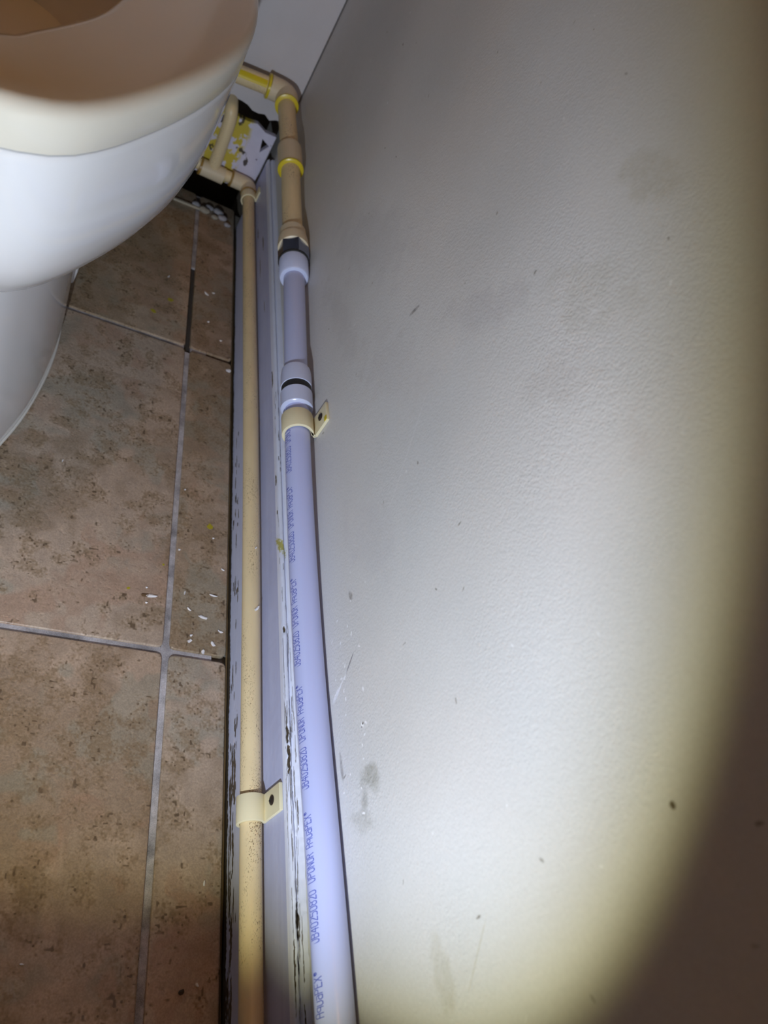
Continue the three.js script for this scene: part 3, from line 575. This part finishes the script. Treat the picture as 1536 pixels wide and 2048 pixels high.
mesh('primer_spot', new RoundedBoxGeometry(0.0006, 0.004, 0.005, 2, 0.0002).translate(-0.0030, 0.2008, -0.4722), glueMat, upClip, 'yellow primer spot on the ear');
pipeClip('pale clip on the thin pipe next to its corner elbow', clipMat, PX, 0.0707, 0.0084, -TB, -1.021, -1.006, 0.090, 0.0022, 0);

// ---------------------------------------------------------------- loose flakes and rubble
function flake(name, x, y, z, len, wid, turn, mat, label, category, group, tilt = 0) {
  const s = new THREE.Shape(), n = 9;
  for (let i = 0; i < n; i++) { const a = i / n * Math.PI * 2, q = 0.75 + 0.45 * rnd(), px = len / 2 * q * Math.cos(a), py = wid / 2 * q * Math.sin(a); i ? s.lineTo(px, py) : s.moveTo(px, py); }
  s.closePath();
  const g = new THREE.ExtrudeGeometry(s, { depth: 0.00045, bevelEnabled: true, bevelThickness: 0.0001, bevelSize: 0.0001, bevelSegments: 1 }).rotateX(-Math.PI / 2);
  const p = g.attributes.position; for (let i = 0; i < p.count; i++) p.setY(i, p.getY(i) + 0.0006 * (p.getX(i) / (len / 2)) ** 2);
  g.computeVertexNormals();
  const m = mesh(name, g, mat); m.position.set(x, y + 0.0001, z); m.rotation.set(tilt, turn, 0, 'YXZ');
  return tag(m, label, category, group);
}
const floorFlakes = [[-0.086, -0.392, .010, .003, .1], [-0.036, -0.379, .0095, .0028, -.2], [-0.027, -0.405, .008, .0013, -.1], [-0.055, -0.402, .0045, .0012, 1.5], [-0.063, -0.45, .0022, .0018, .2], [-0.061, -0.527, .002, .0015, .5],
  [-0.026, -0.353, .0065, .003, -1.0], [-0.048, -0.352, .0048, .0025, .7], [-0.035, -0.343, .004, .003, 1.4], [-0.019, -0.367, .005, .0015, -.3], [-0.018, -0.437, .004, .0014, -.5], [-0.05, -0.385, .004, .0013, -.7],
  [-0.047, -0.358, .0022, .0018, .2], [-0.027, -0.148, .0042, .0014, 1.5], [-0.03, -0.082, .003, .0018, -.9], [-0.148, -0.098, .0025, .001, 0], [-0.049, -0.866, .0075, .0035, -.6], [-0.04, -0.873, .004, .002, .3],
  [-0.1, -0.872, .005, .002, 1.3], [-0.017, -0.731, .006, .005, .5], [-0.045, -0.81, .003, .002, .6], [-0.028, -0.782, .003, .002, .1], [-0.182, -0.524, .003, .001, 1.3], [-0.029, -0.473, .002, .0016, 0], [-0.09, -0.384, .002, .0015, 0], [-0.091, -0.4, .0018, .0014, 0]];
for (const [x, z, l, w, a] of floorFlakes) {
  const size = l > 0.006 ? 'long' : l > 0.0035 ? 'small' : 'tiny', where = x < -0.0687 ? 'wide floor tile' : z < -0.7485 ? 'narrow tile beside the ungrouted joint' : 'narrow cut tile along the baseboard';
  flake('paint_flake', x, 0, z, l, w, a, chipMat, x === -0.086 ? 'long white paint flake beside a brown splinter on the wide tile' : `${size} white paint flake lying on the ${where}`, 'paint flake', `${size} flakes on the ${where}`);
}
flake('dirt_crumb', -0.041, 0, -0.078, 0.0042, 0.003, 0.4, darkBit, 'small black crumb of dirt on the narrow tile', 'crumb');
flake('wood_splinter', -0.092, 0, -0.3915, 0.0075, 0.0036, 0.05, std(new THREE.Color().setRGB(0.14, 0.08, 0.035), 0.8), 'brown wood splinter beside a white flake on the tile', 'splinter');
flake('paint_flake', PX + 0.0015, 0.0752 + 0.0079, -0.345, 0.006, 0.002, 0.9, chipMat, 'white paint flake lying on top of the thin cream pipe', 'paint flake', 'flakes on the cream pipe', 0.2);
flake('paint_flake', PX + 0.0008, 0.0759 + 0.0079, -0.408, 0.0022, 0.0012, 0.9, chipMat, 'white paint flake lying on top of the thin cream pipe', 'paint flake', 'flakes on the cream pipe', 0.1);
function lump(x, y, z, r, mat, label, group) {
  const g = new THREE.IcosahedronGeometry(r, 2), p = g.attributes.position, ph = rr(0, 9);
  for (let i = 0; i < p.count; i++) { const k = 0.7 + 0.6 * fbm(p.getX(i) / r * 1.3 + ph, p.getY(i) / r * 1.3 + p.getZ(i) / r, 261, 2); p.setXYZ(i, p.getX(i) * k * 1.3, p.getY(i) * k * 0.7, p.getZ(i) * k); }
  g.computeVertexNormals(); g.translate(0, r * 0.55, 0);
  const m = mesh('plaster_lump', g, mat); m.position.set(x, y, z); tag(m, label, 'rubble', group);
}
const plasterMat = std(new THREE.Color().setRGB(0.34, 0.32, 0.27), 0.9), greyPlaster = std(new THREE.Color().setRGB(0.36, 0.36, 0.40), 0.9);
for (const [x, z, r, m] of [[-0.060, -1.056, 0.006, 0], [-0.044, -1.050, 0.0045, 0], [-0.032, -1.056, 0.005, 1], [-0.024, -1.044, 0.004, 1], [-0.072, -1.062, 0.005, 1], [-0.038, -1.066, 0.006, 1], [-0.053, -1.068, 0.005, 1]])
  lump(x, -0.0004, z, r, m ? greyPlaster : plasterMat, m ? 'grey crumbled plaster lump under the broken back baseboard' : 'pale crumbled plaster lump under the broken back baseboard', m ? 'grey plaster rubble' : 'pale plaster rubble');
{ const m = mesh('wood_sliver', box(-0.022, 0.022, 0, 0.003, -0.0018, 0.0018), std(new THREE.Color().setRGB(0.42, 0.38, 0.30), 0.8)); m.position.set(-0.083, 0.0002, -1.055); m.rotation.y = 0.05; tag(m, 'pale wood sliver on the floor below the back baseboard', 'sliver'); }

// ---------------------------------------------------------------- lamps as objects
{
  const t = thing('ceiling_lamp', 'round opal glass lamp on the bathroom ceiling', 'lamp');
  mesh('mount', new THREE.CylinderGeometry(0.12, 0.12, 0.02, 40).translate(LAMP.x, HC - 0.01, LAMP.z), std(0xdedede, 0.4), t);
  mesh('diffuser', new THREE.CylinderGeometry(0.11, 0.09, 0.03, 40).translate(LAMP.x, HC - 0.035, LAMP.z), std(0xffffff, 0.4, { emissive: new THREE.Color(1.0, 0.6, 0.3), emissiveIntensity: 3 }), t);
  const f = thing('flashlight', 'black hand torch shining at the pipes from beside the toilet', 'flashlight');
  const back = TORCH_AXIS.clone().negate(), o = TORCH.clone().addScaledVector(back, 0.006);
  mesh('head', turned(o, back, [[0, 0.014], [0.0005, 0.0165], [0.028, 0.0165], [0.040, 0.012]], 32), std(0x18181a, 0.4), f);
  mesh('body', turned(o.clone().addScaledVector(back, 0.038), back, [[0, 0.012], [0.085, 0.012], [0.088, 0.010]], 28), std(0x141416, 0.5), f);
  mesh('lens', turned(o.clone().addScaledVector(back, -0.0006), back, [[0, 0.0128], [0.0012, 0.0128]], 28), std(0xffffff, 0.2, { emissive: new THREE.Color(1, 1, 0.95), emissiveIntensity: 2 }), f);
}

renderer.render(scene, camera);
